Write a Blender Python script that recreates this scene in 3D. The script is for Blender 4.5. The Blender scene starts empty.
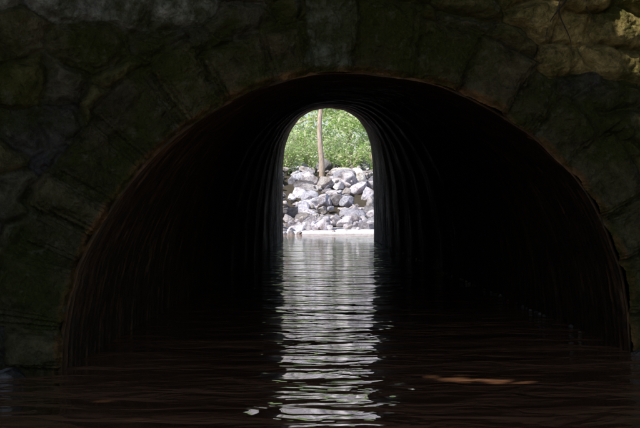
import bpy, math, random
import numpy as np
from mathutils import Vector
random.seed(3); rng=np.random.default_rng(7)
scene=bpy.context.scene
F=1400.0; CH=1.2; HZ=200.0
# ------------------------------------------------------------------ helpers
def link(ob,parent=None):
    scene.collection.objects.link(ob)
    if parent: ob.parent=parent
    return ob
def mesh_obj(name,verts,faces,mat=None,parent=None,smooth=True,cols=None,uvs=None):
    me=bpy.data.meshes.new(name)
    verts=np.asarray(verts,dtype=np.float32); faces=np.asarray(faces,dtype=np.int32)
    n=faces.shape[1]
    me.vertices.add(len(verts)); me.vertices.foreach_set('co',verts.ravel())
    me.loops.add(faces.size); me.loops.foreach_set('vertex_index',faces.ravel())
    me.polygons.add(len(faces)); me.polygons.foreach_set('loop_start',np.arange(0,faces.size,n,dtype=np.int32))
    me.polygons.foreach_set('loop_total',np.full(len(faces),n,dtype=np.int32))
    me.update(calc_edges=True); me.validate()
    me.polygons.foreach_set('use_smooth',np.full(len(me.polygons),smooth))
    if cols is not None:
        a=me.color_attributes.new('col','FLOAT_COLOR','POINT')
        c=np.ones((len(verts),4),dtype=np.float32); c[:,:3]=cols
        a.data.foreach_set('color',c.ravel())
    if uvs is not None:
        uv=me.uv_layers.new(name='UVMap')
        uv.data.foreach_set('uv',np.asarray(uvs,dtype=np.float32)[faces.ravel()].ravel())
    if mat: me.materials.append(mat)
    ob=bpy.data.objects.new(name,me)
    return link(ob,parent)
def gridfaces(nu,nv):
    i,j=np.meshgrid(np.arange(nu-1),np.arange(nv-1),indexing='ij')
    a=(i*nv+j).ravel()
    return np.stack([a,a+nv,a+nv+1,a+1],1)
def h2(ix,iy,seed=0):
    v=np.sin(ix*127.1+iy*311.7+seed*74.7)*43758.5453
    return v-np.floor(v)
def vnoise(x,y,seed=0):
    ix=np.floor(x);iy=np.floor(y);fx=x-ix;fy=y-iy
    fx=fx*fx*(3-2*fx);fy=fy*fy*(3-2*fy)
    a=h2(ix,iy,seed);b=h2(ix+1,iy,seed);c=h2(ix,iy+1,seed);d=h2(ix+1,iy+1,seed)
    return (a*(1-fx)+b*fx)*(1-fy)+(c*(1-fx)+d*fx)*fy
def fbm(x,y,seed=0,o=4):
    t=0;amp=.5
    for k in range(o):
        t=t+amp*(vnoise(x,y,seed+k)-.5)*2; x=x*2.03;y=y*2.03;amp*=.5
    return t
def sstep(a,b,x):
    t=np.clip((x-a)/(b-a),0,1); return t*t*(3-2*t)
# ------------------------------------------------------------------ materials
class M:
    def __init__(s,name):
        s.m=bpy.data.materials.new(name); s.m.use_nodes=True
        s.nt=s.m.node_tree; s.N=s.nt.nodes; s.L=s.nt.links
        s.b=s.N['Principled BSDF']
    def l(s,a,b): s.L.new(a,b)
    def noise(s,scale,detail=4,vec=None,rough=.55):
        nd=s.N.new('ShaderNodeTexNoise'); nd.inputs['Scale'].default_value=scale
        nd.inputs['Detail'].default_value=detail; nd.inputs['Roughness'].default_value=rough
        if vec: s.l(vec,nd.inputs['Vector'])
        return nd
    def mapping(s,vec,sc,rot=(0,0,0)):
        mp=s.N.new('ShaderNodeMapping'); s.l(vec,mp.inputs[0]); mp.inputs['Scale'].default_value=sc; mp.inputs['Rotation'].default_value=rot
        return mp.outputs[0]
    def ramp(s,fac,stops):
        r=s.N.new('ShaderNodeValToRGB'); s.l(fac,r.inputs[0])
        e=r.color_ramp.elements
        while len(e)<len(stops): e.new(.5)
        for k,(p,c) in enumerate(stops):
            e[k].position=p; e[k].color=(*c,1) if len(c)==3 else c
        return r
    def mix(s,fac,a,b,mode='MIX'):
        m=s.N.new('ShaderNodeMix'); m.data_type='RGBA'; m.blend_type=mode
        if isinstance(fac,float): m.inputs[0].default_value=fac
        else: s.l(fac,m.inputs[0])
        for sock,v in ((m.inputs[6],a),(m.inputs[7],b)):
            if isinstance(v,tuple): sock.default_value=(*v,1)
            else: s.l(v,sock)
        return m.outputs[2]
    def bump(s,h,strength=.5,dist=.02,normal=None):
        b=s.N.new('ShaderNodeBump'); b.inputs['Strength'].default_value=strength
        b.inputs['Distance'].default_value=dist; s.l(h,b.inputs['Height'])
        if normal: s.l(normal,b.inputs['Normal'])
        return b.outputs[0]
    def obj(s): 
        return s.N.new('ShaderNodeTexCoord').outputs['Object']
    def attr(s,n='col'):
        a=s.N.new('ShaderNodeAttribute'); a.attribute_name=n; return a.outputs['Color']

def stone_wall_mat():
    m=M('mossy_stone'); o=m.obj(); c=m.attr()
    n1=m.noise(7,7,o,.75); n2=m.noise(1.9,6,o,.7); n3=m.noise(45,3,o,.6)
    var=m.ramp(n1.outputs[0],[(.3,(.22,.22,.22)),(.7,(2.1,2.1,2.1))])
    base=m.mix(1.0,c,var.outputs[0],'MULTIPLY')
    mossf=m.ramp(n2.outputs[0],[(.42,(0,0,0)),(.57,(.85,.85,.85))])
    mossc=m.mix(n3.outputs[0],(.014,.024,.003),(.12,.13,.022))
    col=m.mix(mossf.outputs[0],base,mossc)
    lich=m.ramp(m.noise(11,5,o,.65).outputs[0],[(.58,(0,0,0)),(.66,(.6,.6,.6))])
    col=m.mix(lich.outputs[0],col,(.20,.185,.11))
    m.l(col,m.b.inputs['Base Color']); m.b.inputs['Roughness'].default_value=.9
    m.b.inputs['Specular IOR Level'].default_value=.15
    nb=m.bump(n1.outputs[0],1.0,.08); nb=m.bump(n3.outputs[0],.8,.014,nb)
    m.l(nb,m.b.inputs['Normal']); return m.m
def steel_mat():
    m=M('rusty_corrugated_steel'); uv=m.N.new('ShaderNodeTexCoord').outputs['UV']; c=m.attr(); o=m.obj()
    streak=m.noise(1,5,m.mapping(uv,(14,1.1,1)),.65)
    n1=m.noise(5,5,o,.65)
    rust=m.ramp(streak.outputs[0],[(.3,(.025,.016,.010)),(.5,(.065,.040,.024)),(.68,(.20,.125,.07))])
    col=m.mix(m.ramp(n1.outputs[0],[(.42,(0,0,0)),(.62,(1,1,1))]).outputs[0],rust.outputs[0],(.040,.034,.025))
    col=m.mix(1.0,col,c,'MULTIPLY')
    m.l(col,m.b.inputs['Base Color'])
    rr=m.ramp(streak.outputs[0],[(.4,(.45,.45,.45)),(.6,(.85,.85,.85))])
    m.l(rr.outputs[0],m.b.inputs['Roughness']); m.b.inputs['Specular IOR Level'].default_value=.2
    m.l(m.bump(n1.outputs[0],.9,.06),m.b.inputs['Normal']); return m.m
def water_mat():
    m=M('creek_water'); o=m.obj()
    a=m.noise(1.0,2,m.mapping(o,(2.2,3.4,1)),.5); a.inputs['Distortion'].default_value=.7
    b=m.noise(1.0,1,m.mapping(o,(.7,1.5,1),(0,0,.2)),.4)
    nb=m.bump(b.outputs[0],1.0,.09); nb=m.bump(a.outputs[0],1.0,.06,nb)
    m.l(nb,m.b.inputs['Normal'])
    col=m.mix(m.noise(.8,3,o).outputs[0],(.17,.075,.038),(.30,.145,.08))
    m.l(col,m.b.inputs['Base Color']); m.b.inputs['Roughness'].default_value=.03; m.b.inputs['IOR'].default_value=1.33
    return m.m
def rock_mat(name,c1,c2,c3,rough=.75):
    m=M(name); o=m.obj()
    n=m.noise(1.8,6,o,.7); n2=m.noise(12,5,o,.7)
    r=m.ramp(n.outputs[0],[(.36,c1),(.5,c2),(.62,c3)])
    col=m.mix(.7,r.outputs[0],m.ramp(n2.outputs[0],[(.3,(.4,.4,.42)),(.6,(1.2,1.2,1.2))]).outputs[0],'MULTIPLY')
    a=m.attr(); col=m.mix(1.0,col,a,'MULTIPLY')
    m.l(col,m.b.inputs['Base Color']); m.b.inputs['Roughness'].default_value=rough
    m.l(m.bump(n2.outputs[0],.9,.08),m.b.inputs['Normal']); return m.m
def leaf_mat(name,trans=.4):
    m=M(name); c=m.attr(); m.l(c,m.b.inputs['Base Color']); m.b.inputs['Roughness'].default_value=.4
    if trans>0:
        t=m.N.new('ShaderNodeBsdfTranslucent'); m.l(c,t.inputs[0])
        mx=m.N.new('ShaderNodeMixShader'); mx.inputs[0].default_value=trans
        m.l(m.b.outputs[0],mx.inputs[1]); m.l(t.outputs[0],mx.inputs[2])
        m.l(mx.outputs[0],m.N['Material Output'].inputs[0])
    return m.m
def bark_mat(name,c1,c2):
    m=M(name); o=m.obj()
    n=m.noise(18,5,m.mapping(o,(1,1,.25)),.7)
    m.l(m.ramp(n.outputs[0],[(.3,c1),(.7,c2)]).outputs[0],m.b.inputs['Base Color']); m.b.inputs['Roughness'].default_value=.9
    m.l(m.bump(n.outputs[0],.8,.02),m.b.inputs['Normal']); return m.m
def ground_mat():
    m=M('earth_and_gravel'); o=m.obj()
    n2=m.noise(9,5,o,.7); c=m.attr()
    col=m.mix(1.0,c,m.ramp(n2.outputs[0],[(.3,(.6,.6,.6)),(.7,(1.25,1.25,1.25))]).outputs[0],'MULTIPLY')
    m.l(col,m.b.inputs['Base Color']); m.b.inputs['Roughness'].default_value=.95
    m.l(m.bump(n2.outputs[0],.7,.05),m.b.inputs['Normal']); return m.m
WALL=stone_wall_mat(); STEEL=steel_mat(); WATER=water_mat()
PALE=rock_mat('pale_rock',(.36,.30,.27),(.78,.76,.82),(.97,.96,.97))  # rock tones raised to stand in for overexposed sunlight
WETROCK=rock_mat('wet_rock',(.12,.10,.09),(.3,.28,.25),(.5,.48,.44),.3)
LEAF=leaf_mat('sunlit_leaf',.5); DLEAF=leaf_mat('canopy_leaf',0)
BARK=bark_mat('pale_bark',(.34,.24,.18),(.75,.62,.52)); DBARK=bark_mat('dark_bark',(.03,.022,.015),(.09,.07,.05))
GROUND=ground_mat()
# ------------------------------------------------------------------ arch profiles
SL=.302; Y0=9.77+1.81*SL
def yf(x): return Y0+SL*x
near_px=[(60,370),(61,340),(66,305),(78,268),(97,228),(120,192),(150,158),(185,129),(225,103),(270,84),(310,74),(350,71),(395,75),(440,86),(485,104),(525,130),(560,160),(588,195),(608,235),(621,275),(627,312),(629,349)]
P=[]
for u,v in near_px:
    U=(u-320)/F; d=Y0/(1-SL*U); P.append((U*d,CH+(HZ-v)/F*d))
P=[(P[0][0]-.005,-.6)]+P+[(P[-1][0]+.005,-.6)]
far_px=[(283,240),(283,200),(283,165),(285,146),(290,131),(299,118),(311,110.5),(328,108),(345,110.5),(357,118),(366,130),(371,145),(373,165),(373.5,200),(374,240)]
FY=42.0
Q=[((u-320)/F*FY,CH+(HZ-v)/F*FY) for u,v in far_px]
Q=[(Q[0][0],-.6)]+Q+[(Q[-1][0],-.6)]
def resample(P,n,sm):
    P=np.array(P); s=np.r_[0,np.cumsum(np.hypot(*np.diff(P,axis=0).T))]
    t=np.linspace(0,s[-1],n); X=np.interp(t,s,P[:,0]); Z=np.interp(t,s,P[:,1])
    for _ in range(sm):
        X[1:-1]=(X[:-2]+2*X[1:-1]+X[2:])/4; Z[1:-1]=(Z[:-2]+2*Z[1:-1]+Z[2:])/4
    s=np.r_[0,np.cumsum(np.hypot(np.diff(X),np.diff(Z)))]
    return X,Z,s
NU=1100
PX,PZ,PS=resample(P,NU,900)
wob=.022*fbm(PS*2.2,PS*0,91,4)*sstep(0,.3,PS)*sstep(0,.3,PS[-1]-PS)
ox=np.gradient(PZ); oz=-np.gradient(PX); oL=np.hypot(ox,oz)
PX=PX-ox/oL*wob; PZ=PZ-oz/oL*wob
# ------------------------------------------------------------------ near headwall
head=bpy.data.objects.new('stone_arch_culvert',None); link(head)
cx,cz=.3,-.6
XL,XR,ZT=-5.2,6.2,3.15
NV=250
ang=np.arctan2(PZ-cz,PX-cx); ang[0]=math.pi; ang[-1]=0
dx,dz=np.cos(ang),np.sin(ang)
with np.errstate(divide='ignore'):
    tx=np.where(dx>0,(XR-cx)/np.maximum(dx,1e-9),(XL-cx)/np.minimum(dx,-1e-9)); tz=(ZT-cz)/np.maximum(dz,1e-9)
tq=np.minimum(tx,tz); QX,QZ=cx+dx*tq,cz+dz*tq
for cxn in (XL,XR):
    k=np.argmin(np.hypot(QX-cxn,QZ-ZT)); QX[k]=cxn; QZ[k]=ZT
t=np.linspace(0,1,NV)**1.15
GX=PX[:,None]+(QX-PX)[:,None]*t; GZ=PZ[:,None]+(QZ-PZ)[:,None]*t
gx,gz=GX.ravel(),GZ.ravel()
sub=slice(0,None,4); px_,pz_,ps_=PX[sub],PZ[sub],PS[sub]
r=np.empty_like(gx); sa=np.empty_like(gx)
for a in range(0,len(gx),20000):
    b=slice(a,a+20000); D=np.hypot(gx[b,None]-px_,gz[b,None]-pz_); k=D.argmin(1); r[b]=D[np.arange(len(k)),k]; sa[b]=ps_[k]
sa=np.where(r<.02,np.repeat(PS,NV),sa)
wx=gx+.10*fbm(gx*2.5,gz*2.5,11); wz=gz+.09*fbm(gx*2.5,gz*2.5,21)
skey=PS[np.argmin(abs(PX-((334-320)/F*Y0)))]
bd=[skey-.165,skey+.165]
q=skey-.165
while q>-.5: q-=random.uniform(.22,.5); bd.append(q)
q=skey+.165
while q<PS[-1]+.5: q+=random.uniform(.22,.5); bd.append(q)
bd=np.array(sorted(bd))
sw=sa+.05*fbm(gx*4,gz*4,31)*sstep(0,.1,r)
k=np.clip(np.searchsorted(bd,sw)-1,0,len(bd)-2)
es=np.minimum(sw-bd[k],bd[k+1]-sw)*(1+r*.4)
keyk=np.searchsorted(bd,skey)-1
depth=.36+.22*h2(k,k*0,5); depth=np.where(k==keyk,.66,depth)
rw=r+.04*fbm(gx*4,gz*4,41)
inring=rw<depth
er=np.abs(depth-rw)
RH,RW=.27,.42
gy=wz/RH; row0=np.floor(gy)
F1=np.full_like(gx,9.);F2=np.full_like(gx,9.);cid=np.zeros_like(gx);crow=np.zeros_like(gx);cxx=np.zeros_like(gx)
for dr in (-1,0,1):
    row=row0+dr; off=h2(row,row*0,3)
    gxx=wx/RW+off; c0=np.floor(gxx)
    for dc in (-2,-1,0,1,2):
        c=c0+dc; sx=(c+.5+.8*(h2(c,row,7)-.5)-off)*RW; sz=(row+.5+.7*(h2(c,row,8)-.5))*RH
        D=np.hypot((wx-sx)*.75,(wz-sz)*1.1)
        new=D<F1; F2=np.where(new,F1,np.minimum(F2,D)); cid=np.where(new,c*13.7+row*91.3,cid); crow=np.where(new,row,crow); cxx=np.where(new,sx,cxx); F1=np.where(new,D,F1)
ew=(F2-F1)*.6
e=np.where(inring,np.minimum(es,er),np.minimum(ew,er))
cell=np.where(inring,k*7.3+500,cid)
rnd=h2(cell,cell*0+1,2); rnd2=h2(cell,cell*0+2,4)
hgt=.085*sstep(0,.09,e)**.7+ (rnd-.5)*.07*sstep(.0,.03,e)
hgt+= .07*fbm(gx*5,gz*5,51,5)+.022*fbm(gx*26,gz*26,61,3)
hgt+=((h2(cell,cell*0+3,6)-.5)*(np.sin(gx*6+rnd*6))+(rnd2-.5)*np.sin(gz*7+rnd*9))*.045
iskey=inring&(k==keyk); hgt+=np.where(iskey,.03*sstep(0,.04,e),0)
hgt-=.05*(1-sstep(0,.05,r))
base=np.stack([.095+.10*rnd,.083+.08*rnd,.046+.034*rnd2],1)
ringc=np.stack([.088+.07*rnd,.071+.055*rnd,.036+.024*rnd],1)
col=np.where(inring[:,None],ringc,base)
col=np.where(iskey[:,None],np.array([.26,.265,.19]),col)
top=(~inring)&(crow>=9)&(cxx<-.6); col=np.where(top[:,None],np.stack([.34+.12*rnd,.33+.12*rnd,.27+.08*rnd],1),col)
tr=(~inring)&(crow>=8)&(cxx>1.5); col=np.where(tr[:,None],np.stack([.40+.12*rnd,.29+.1*rnd,.10+.05*rnd],1),col)  # ochre top-right stones, brightened in colour to stand in for a sun patch
mort=sstep(.025,.0,e)[:,None]; col=col*(1-.45*mort)
rustw=.035+.03*fbm(gx*3,gz*3,66,4)+.02*(gx<0)
rm=(sstep(rustw+.02,rustw-.02,r)*.85)[:,None]; col=col*(1-rm)+rm*np.array([.30,.145,.055])
nrm=np.array([SL,-1.0])/math.hypot(SL,1)
V=np.stack([gx+nrm[0]*hgt,yf(gx)+nrm[1]*hgt,gz],1)
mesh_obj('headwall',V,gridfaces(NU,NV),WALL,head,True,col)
topv=[];n=60
for i,x in enumerate(np.linspace(XL,XR,n)):
    jz=.03*math.sin(i*2.3)
    for (dy,z) in ((-.12,ZT-.03),(-.14,ZT+.14+jz),(-.02,ZT+.2+jz),(.5,ZT+.2),(.55,ZT-.1)):
        topv.append((x,yf(x)+dy,z))
mesh_obj('coping',topv,gridfaces(n,5),WALL,head,True,np.tile([[.2,.19,.15]],(len(topv),1)))
# ------------------------------------------------------------------ corrugated barrel
NS=220
PXs,PZs,PSs=resample(np.stack([PX,PZ],1),NS,0)
FXp,FZp,FSp=resample(Q,NS,6)
A=np.stack([PXs,yf(PXs)-.03,PZs],1)
inx=np.gradient(PZs); inz=-np.gradient(PXs); Ln=np.hypot(inx,inz); A[:,0]+=inx/Ln*.012; A[:,2]+=inz/Ln*.012
B=np.stack([FXp,np.full(NS,FY),FZp],1)
PITCH=.17; LEN=32.0
ty=np.r_[np.linspace(0,.35,660)[:-1],np.linspace(.35,1,620)]
nt=len(ty)
V=A[:,None,:]*(1-ty)[None,:,None]+B[:,None,:]*ty[None,:,None]
T=np.gradient(V,axis=0); nx=-T[...,2]; nz=T[...,0]; L=np.hypot(nx,nz)+1e-9
nx/=L;nz/=L
SS=np.repeat(PSs[:,None],nt,1); YY=V[...,1]
dist=ty*LEN
amp=.022*sstep(0,.08,dist)
dsp=(amp*(1-np.cos(2*math.pi*dist/PITCH))*.5)[None,:]*-1 + .03*fbm(SS*.9,YY*.5,71,4)*sstep(0,.5,dist)[None,:]
V[...,0]-=nx*dsp; V[...,2]-=nz*dsp
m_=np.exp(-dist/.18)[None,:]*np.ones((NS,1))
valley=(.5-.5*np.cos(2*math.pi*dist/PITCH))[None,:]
left_lit=sstep(1.0,-1.2,V[...,0])  # left wall lightened, right kept darker: light painted into the liner colour
colb=((1+2.0*m_)*(1.1-.5*valley))[...,None]*np.array([1.12,.97,.82])*(.75+1.0*left_lit)[...,None]
U=np.stack([YY,SS],-1)
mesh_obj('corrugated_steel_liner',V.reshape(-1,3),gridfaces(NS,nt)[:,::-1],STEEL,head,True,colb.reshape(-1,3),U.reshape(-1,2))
lipv=np.stack([A,np.stack([PXs,yf(PXs)-.02,PZs],1),np.stack([PXs-inx/Ln*.02,yf(PXs)+.03,PZs-inz/Ln*.02],1)],1)
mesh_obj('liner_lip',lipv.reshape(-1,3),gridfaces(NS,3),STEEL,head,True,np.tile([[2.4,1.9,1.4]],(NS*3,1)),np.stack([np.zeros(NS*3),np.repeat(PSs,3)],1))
angf=np.arctan2(FZp+.6,FXp-.2); angf[0]=math.pi; angf[-1]=0
dx,dz=np.cos(angf),np.sin(angf)
tx=np.where(dx>0,(6.2-.2)/np.maximum(dx,1e-9),(-5.2-.2)/np.minimum(dx,-1e-9)); tz=(5.5)/np.maximum(dz,1e-9); tq=np.minimum(tx,tz)
rings=[]
for f in np.linspace(0,1,30):
    rings.append(np.stack([FXp*(1-f)+(.2+dx*tq)*f,np.full(NS,FY+.02)+.05*fbm(FXp*4+f*9,FZp*4+f*7,5),FZp*(1-f)+(-.6+dz*tq)*f],1))
rings[0][:,1]=FY-.01
V=np.stack(rings,1).reshape(-1,3)
mesh_obj('downstream_headwall',V,gridfaces(NS,30),WALL,head,True,np.tile([[.14,.12,.09]],(len(V),1)))
# ------------------------------------------------------------------ ground
def axis(lo,hi,step,out):
    a=list(np.arange(lo,hi,step)); s=step;v=a[0];l=[]
    while v>-out: s*=1.35; v-=s; l.append(v)
    s=step;v=a[-1];rr=[]
    while v<out: s*=1.35; v+=s; rr.append(v)
    return np.array(l[::-1]+a+rr)
ax=axis(-14,15,.4,900); ay=axis(-16,75,.4,900)
X,Y=np.meshgrid(ax,ay,indexing='ij')
bank=1.6*sstep(4.2,8.5,np.abs(X-.4))+2.0*sstep(8,20,np.abs(X-.4))
back=3.0*sstep(-14,-24,Y)
H=-.6+np.maximum(bank,back)+.15*fbm(X*.4,Y*.4,3)
emb=3.15+(Y-10)/32*1.5
side=np.maximum(sstep(5.0,6.2,X),sstep(-4.2,-5.4,X))
inside=sstep(.4,1.6,Y-yf(X))*sstep(43.2,41.8,Y)*side
H=H*(1-inside)+np.maximum(emb,H)*inside
def slope(y): return -.6+.68*sstep(46,51,y)+2.35*sstep(52,62,y)
fb=slope(Y)+2.0*sstep(64,110,Y)
H=np.where(Y>43,np.maximum(fb+.1*fbm(X*.5,Y*.5,8),-.6+bank*.5),H)
H+=8*sstep(90,500,Y)
gc=np.zeros(X.shape+(3,)); gc[:]=(.07,.055,.035)
sand=sstep(44,46,Y)*sstep(54,52,Y); gc=gc*(1-sand[...,None])+np.array([.80,.77,.80])*sand[...,None]
gr=sstep(60,64,Y); gc=gc*(1-gr[...,None])+np.array([.10,.13,.04])*gr[...,None]
mesh_obj('ground',np.stack([X,Y,H],-1).reshape(-1,3),gridfaces(len(ax),len(ay)),GROUND,None,True,gc.reshape(-1,3))
cxs=np.linspace(-5.6,6.6,40); ct=np.linspace(0,1,80)
CV=np.array([[x,(yf(x)+.45)*(1-b)+42.1*b,0] for x in cxs for b in ct]); CV[:,2]=3.2+(CV[:,1]-10)/32*1.55+.1*fbm(CV[:,0],CV[:,1],4)
mesh_obj('embankment',CV,gridfaces(40,80),GROUND,None,True,np.tile([[.07,.07,.03]],(len(CV),1)))
# ------------------------------------------------------------------ water
wx_=np.linspace(-9,10,60); wy_=np.linspace(-28,52.5,240)
X,Y=np.meshgrid(wx_,wy_,indexing='ij')
mesh_obj('creek_water',np.stack([X,Y,np.zeros(X.shape)],-1).reshape(-1,3),gridfaces(60,240),WATER)
# ------------------------------------------------------------------ rocks
import bmesh
def ico(sub):
    bm=bmesh.new(); bmesh.ops.create_icosphere(bm,subdivisions=sub,radius=1)
    v=np.array([x.co[:] for x in bm.verts]); f=np.array([[x.index for x in p.verts] for p in bm.faces]); bm.free(); return v,f
IV,IF=ico(4); IV3,IF3=ico(3)
def rocks(name,items,mat,parent=None,hi=False,glo=.3):
    vs=[];fs=[];cs=[];o=0
    for (x,y,z,s) in items:
        B_,F_=(IV,IF) if hi and s>.25 else (IV3,IF3)
        v=B_.copy()
        for _ in range(11):
            n=rng.normal(size=3); n/=np.linalg.norm(n); d=rng.uniform(.45,.85)
            p=v@n; v=v-np.maximum(p-d,0)[:,None]*n
        v*=np.array([rng.uniform(.75,1.35),rng.uniform(.8,1.2),rng.uniform(.5,.95)])
        sd=rng.uniform(0,50)
        v+=.09*np.stack([fbm(v[:,0]*3+sd,v[:,1]*3+v[:,2]*2.3,i+3,5) for i in range(3)],1)
        a=rng.uniform(0,6.28);c_,s_=math.cos(a),math.sin(a)
        b=rng.uniform(-.7,.7); cb,sb=math.cos(b),math.sin(b)
        v=v@np.array([[1,0,0],[0,cb,-sb],[0,sb,cb]])@np.array([[c_,-s_,0],[s_,c_,0],[0,0,1]])
        vs.append(v*s+np.array([x,y,z])); fs.append(F_+o); o+=len(v)
        g=rng.uniform(glo,1.1) if rng.random()<.75 else rng.uniform(glo*.5,glo); wm=rng.random()
        cs.append(np.tile([[g*(1+.05*wm),g*(1-.04*wm),g*(1.10-.25*wm)]],(len(v),1)))
    return mesh_obj(name,np.concatenate(vs),np.concatenate(fs),mat,parent,True,np.minimum(np.concatenate(cs),1.08))
it=[]
for y in np.arange(52.4,62.5,.55):
    for x in np.arange(-5,6,.6):
        if rng.random()<.12: continue
        xx=x+rng.uniform(-.36,.36); yy=y+rng.uniform(-.3,.3); s=rng.uniform(.13,.52)
        it.append((xx,yy,float(slope(yy))+.1*s+rng.uniform(-.05,.22),s))
for _ in range(220):
    xx=rng.uniform(-4,4.5); yy=rng.uniform(50.5,62); s=rng.uniform(.06,.18); it.append((xx,yy,float(slope(yy))+rng.uniform(.05,.4),s))
rocks('riprap_rocks',it,PALE,hi=True,glo=.5)
it=[((292-320)/F*49,49,.0,.2),(.9,50.5,.0,.14),(-1.4,51,.05,.2)]
for _ in range(40):
    it.append((rng.uniform(-4,4.5),rng.uniform(49.5,53),.02,rng.uniform(.05,.13)))
rocks('gravel_bar_stones',it,PALE)
it=[]
def wallx(y,left):
    xn=PX[70] if left else PX[-70]; y0=yf(xn); tt=(y-y0)/(FY-y0); xf=Q[1][0] if left else Q[-2][0]
    return xn*(1-tt)+xf*tt
for y in np.arange(12.5,41,.2):
    if rng.random()<.5:
        s=rng.uniform(.012,.03); off=rng.uniform(0.02,.06)
        yy=y+rng.uniform(-.1,.1); w=wallx(yy,False); it.append((w-off,yy,rng.uniform(-.005,.008),s))
rocks('waterline_stones',it,WETROCK)
it=[]
for _ in range(26):
    x=rng.uniform(2.42,4.2); it.append((x,yf(x)-rng.uniform(.0,.35),rng.uniform(-.04,.01),rng.uniform(.05,.11)))
for _ in range(22):
    x=rng.uniform(-4.2,-1.9); it.append((x,yf(x)-rng.uniform(.0,.3),rng.uniform(-.06,.0),rng.uniform(.06,.13)))
rocks('creek_edge_rocks',it,WETROCK)
# ------------------------------------------------------------------ leaves
def leaves(name,C,size,mat,cols,parent=None,elong=2.2,droop=.0,outw=None):
    n=len(C); d=rng.normal(size=(n,3)); 
    if outw is not None: d=d*.6+outw
    d[:,2]-=droop; d/=np.linalg.norm(d,axis=1)[:,None]
    u=np.cross(d,rng.normal(size=(n,3))); u/=np.linalg.norm(u,axis=1)[:,None]
    nn=np.cross(d,u)
    s=size*rng.uniform(.6,1.3,n)[:,None]
    w=s/elong
    p0=C; p1=C+d*s*.45+u*w*.5+nn*w*.15; p2=C+d*s; p3=C+d*s*.45-u*w*.5+nn*w*.15
    V=np.stack([p0,p1,p2,p3],1).reshape(-1,3); Fc=np.arange(4*n).reshape(n,4)
    return mesh_obj(name,V,Fc,mat,parent,False,np.repeat(cols,4,0))
def leafcols(n,a,b,spread=.3):
    t=rng.random((n,1)); c=np.array(a)*(1-t)+np.array(b)*t
    return np.minimum(c*rng.uniform(1-spread,1+spread,(n,1)),.95)
def tube(path,rad,ns=8):
    path=np.array(path,float); V=[];n=len(path)
    for i,p in enumerate(path):
        tdir=path[min(i+1,n-1)]-path[max(i-1,0)]; tdir/=np.linalg.norm(tdir)+1e-9
        a=np.cross(tdir,[.3,1,.2]); a/=np.linalg.norm(a); b=np.cross(tdir,a)
        for k in range(ns):
            th=6.2832*k/ns; V.append(p+(a*math.cos(th)+b*math.sin(th))*rad[i])
    Fc=[]
    for i in range(n-1):
        for k in range(ns):
            Fc.append((i*ns+k,i*ns+(k+1)%ns,(i+1)*ns+(k+1)%ns,(i+1)*ns+k))
    return np.array(V),np.array(Fc)
def tubes(name,lst,mat,parent=None):
    vs=[];fs=[];o=0
    for p,r_ in lst:
        v,f=tube(p,r_); vs.append(v); fs.append(f+o); o+=len(v)
    return mesh_obj(name,np.concatenate(vs),np.concatenate(fs),mat,parent,True)
def tree(name,x,y,z,h,rad,nl,spread,lsize,mat,bark,ca,cb,low=.35,lean=0):
    e=bpy.data.objects.new(name,None); link(e)
    n=14; path=[(x+lean*(i/(n-1))**1.5+.06*math.sin(i*1.1+x),y+.06*math.cos(i*.9),z-.3+(h*.85+.3)*i/(n-1)) for i in range(n)]
    lst=[(path,[rad*(1.25 if i==0 else 1)*(1-.75*i/(n-1)) for i in range(n)])]
    C=[];O=[]
    for b in range(16):
        f=low+(1-low)*b/16+random.uniform(-.03,.03); i=int(min(f,.99)*(n-1)); p=np.array(path[i])
        az=b*2.4+random.uniform(-.4,.4); ln=spread*(1.05-.5*f)*random.uniform(.7,1.1)
        pts=[];
        for k in range(7):
            q=k/6; pts.append(p+np.array([math.cos(az)*ln*q,math.sin(az)*ln*q,ln*(.55*q-.35*q*q)]))
        lst.append((pts,[rad*.4*(1-f*.5)*(1-.85*k/6) for k in range(7)]))
        for c in range(9):
            q=random.uniform(.35,1.05); cc=p+np.array([math.cos(az)*ln*q,math.sin(az)*ln*q,ln*(.55*q-.35*q*q)])+rng.normal(size=3)*.25*spread*.3
            m=nl//144; rr=rng.uniform(.2,.5)*spread*.45
            pp=rng.normal(size=(m,3)); pp/=np.linalg.norm(pp,axis=1)[:,None]; pp*=rng.random((m,1))**.5*rr; pp[:,2]*=.7
            C.append(cc+pp); O.append(pp/rr)
    tubes('trunk_and_limbs',lst,bark,e)
    C=np.concatenate(C);O=np.concatenate(O)
    leaves('crown',C,lsize,mat,leafcols(len(C),ca,cb),e,2.6,.35,O)
    return e
LA=(.34,.56,.13); LB=(.92,.94,.66)  # leaf tones lightened past real foliage to suggest overexposure
tree('slender_tree',.03,60.3,1.9,9,.14,6000,2.6,.2,LEAF,BARK,LA,LB,low=.6)
tree('leafy_tree',-3.6,67,2.6,8,.16,8000,3.4,.24,LEAF,BARK,LA,LB,low=.12)
tree('leafy_tree',3.4,67,2.6,8.5,.16,9000,3.4,.24,LEAF,BARK,LA,LB,low=.12)
tree('leafy_tree',1.6,73,2.8,9,.18,7000,3.6,.26,LEAF,BARK,LA,LB,low=.15)
tree('leafy_tree',-1.9,75,2.8,9,.18,8000,3.6,.26,LEAF,BARK,(.55,.72,.3),LB,low=.08)
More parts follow.
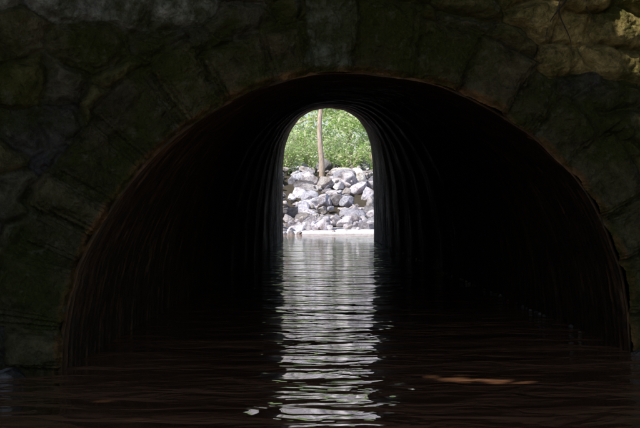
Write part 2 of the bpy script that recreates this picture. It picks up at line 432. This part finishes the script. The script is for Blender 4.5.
def shrub(name,x,y,z,h,w,n,ls,ca=LA,cb=LB):
    e=bpy.data.objects.new(name,None); link(e); lst=[];C=[];O=[]
    for b in range(16):
        az=random.uniform(0,6.28); rr=random.uniform(.2,1)*w; hh=h*random.uniform(.55,1)
        pts=[np.array([x+math.cos(az)*rr*q**1.3,y+math.sin(az)*rr*q**1.3,z-.1+hh*(q*1.25-.3*q*q)]) for q in np.linspace(0,1,8)]
        lst.append((pts,[.025*(1-.8*k/7) for k in range(8)]))
        m=n//16; q=rng.uniform(.2,1.0,m); P_=np.array(pts); base_=np.stack([np.interp(q,np.linspace(0,1,8),P_[:,i]) for i in range(3)],1)
        C.append(base_+rng.normal(size=(m,3))*.1*w); O.append(np.tile([[math.cos(az)*.7,math.sin(az)*.7,.3]],(m,1)))
    tubes('stems',lst,BARK,e); C=np.concatenate(C); leaves('leaves',C,ls,LEAF,leafcols(len(C),ca,cb),e,3.2,.3,np.concatenate(O))
for (x,y,h,w,n) in [(-1.5,60.7,2.2,1.0,1100),(1.3,60.8,1.9,1.0,1300),(-.6,63.5,2.4,1.1,1100),(2.4,60.5,2.3,1.1,1400),(-3,62.5,2.3,1.2,1400),(.5,65,2.6,1.3,1200),(-1.9,65,3.0,1.2,1300)]:
    shrub('leafy_shrub',x,y,float(slope(y))-.1,h,w,n,.2)
# ------------------------------------------------------------------ off-view, added to shade the near side: canopy
S=np.array([-.50,-.46,.78]); S/=np.linalg.norm(S)
def pxpt(u,v,plane):
    U=(u-320)/F; W=(HZ-v)/F
    if plane=='w': d=-CH/W
    else: d=Y0/(1-SL*U)
    return np.array([U*d,d,CH+W*d])
gaps=[(pxpt(245,396,'w'),.13),(pxpt(205,393,'w'),.06),(pxpt(475,380,'w'),.12),(pxpt(545,379,'w'),.12),(pxpt(165,418,'w'),.09),
      (pxpt(615,12,'f'),.36),(pxpt(575,0,'f'),.30),(pxpt(418,2,'f'),.2)]
n=64000
th=rng.uniform(0,6.2832,n); uu=rng.uniform(0,1,n); rr=rng.uniform(.84,1.1,n)
cz_=uu; sr=np.sqrt(1-cz_**2)
C=np.stack([.4+14*rr*sr*np.cos(th),3+14*rr*sr*np.sin(th),.5+8.5*rr*cz_],1)
C=C[(C[:,1]<15.5)&(C[:,2]>0.6)]
C=C[~((C[:,1]>9)&(C[:,2]<3.6))]
C=C[~((C[:,1]<.5+.6*np.sin(C[:,0]*1.3))&(np.abs(C[:,0]-1)<11))]
keep=np.ones(len(C),bool)
for T_,rad_ in gaps:
    w=C-T_; al=w@S; d=np.linalg.norm(w-al[:,None]*S,axis=1); keep&=~((d<rad_+.25)&(al>0))  # leaves cut away along sun rays so light patches reach chosen spots
C=C[keep]
can=bpy.data.objects.new('unseen_shade_trees',None); link(can)  # unseen trees added to dim sky and sun on the headwall
leaves('shade_canopy',C,.85,DLEAF,leafcols(len(C),(.035,.06,.018),(.07,.10,.03)),can,1.5,.1)
lst=[]
for (x,y) in [(-9,1),(-8.5,5),(9.5,0),(9.8,6.5),(-12,-4),(13,-4)]:
    p=[(x*(1-.35*(i/11)**2),y+(3-y)*.2*(i/11)**2,.4+8*i/11) for i in range(12)]
    lst.append((p,[.26*(1-.7*i/11) for i in range(12)]))
tubes('trunks',lst,DBARK,can)
lst=[]
for kx in range(3):
    u=random.uniform(545,590); pts=[]
    du=random.uniform(-25,10); ln=random.uniform(30,80)
    for i in range(12):
        q=i/11; p=pxpt(u+du*q+3*math.sin(q*7+kx),-15+ln*q,'f'); p=p+np.array([nrm[0],nrm[1],0])*(.12+.03*math.sin(q*5+kx)); pts.append(p)
    lst.append((pts,[.008*(1-.7*i/11) for i in range(12)]))
tubes('hanging_roots',lst,DBARK)
# ------------------------------------------------------------------ light
w=bpy.data.worlds.new('World'); scene.world=w; w.use_nodes=True
sk=w.node_tree.nodes.new('ShaderNodeTexSky'); sk.sky_type='NISHITA'; sk.sun_disc=False
el=math.asin(S[2]); az=math.atan2(S[0],S[1])
sk.sun_elevation=el; sk.sun_rotation=az
bg=w.node_tree.nodes['Background']; bg.inputs[1].default_value=.15
w.node_tree.links.new(sk.outputs[0],bg.inputs[0])
sl=bpy.data.lights.new('sun','SUN'); sl.energy=5; sl.angle=math.radians(.5); sl.color=(1,.95,.87)
so=bpy.data.objects.new('sun',sl); link(so); so.rotation_euler=Vector(S).to_track_quat('Z','Y').to_euler()
cam=bpy.data.cameras.new('camera'); co=bpy.data.objects.new('camera',cam); link(co)
co.location=(0,0,CH); co.rotation_euler=(math.radians(90-.573),0,0)
cam.sensor_width=36; cam.lens=F/640*36; cam.clip_end=3000; cam.clip_start=.05
scene.camera=co
scene.view_settings.view_transform='Standard'; scene.view_settings.look='None'; scene.view_settings.exposure=0
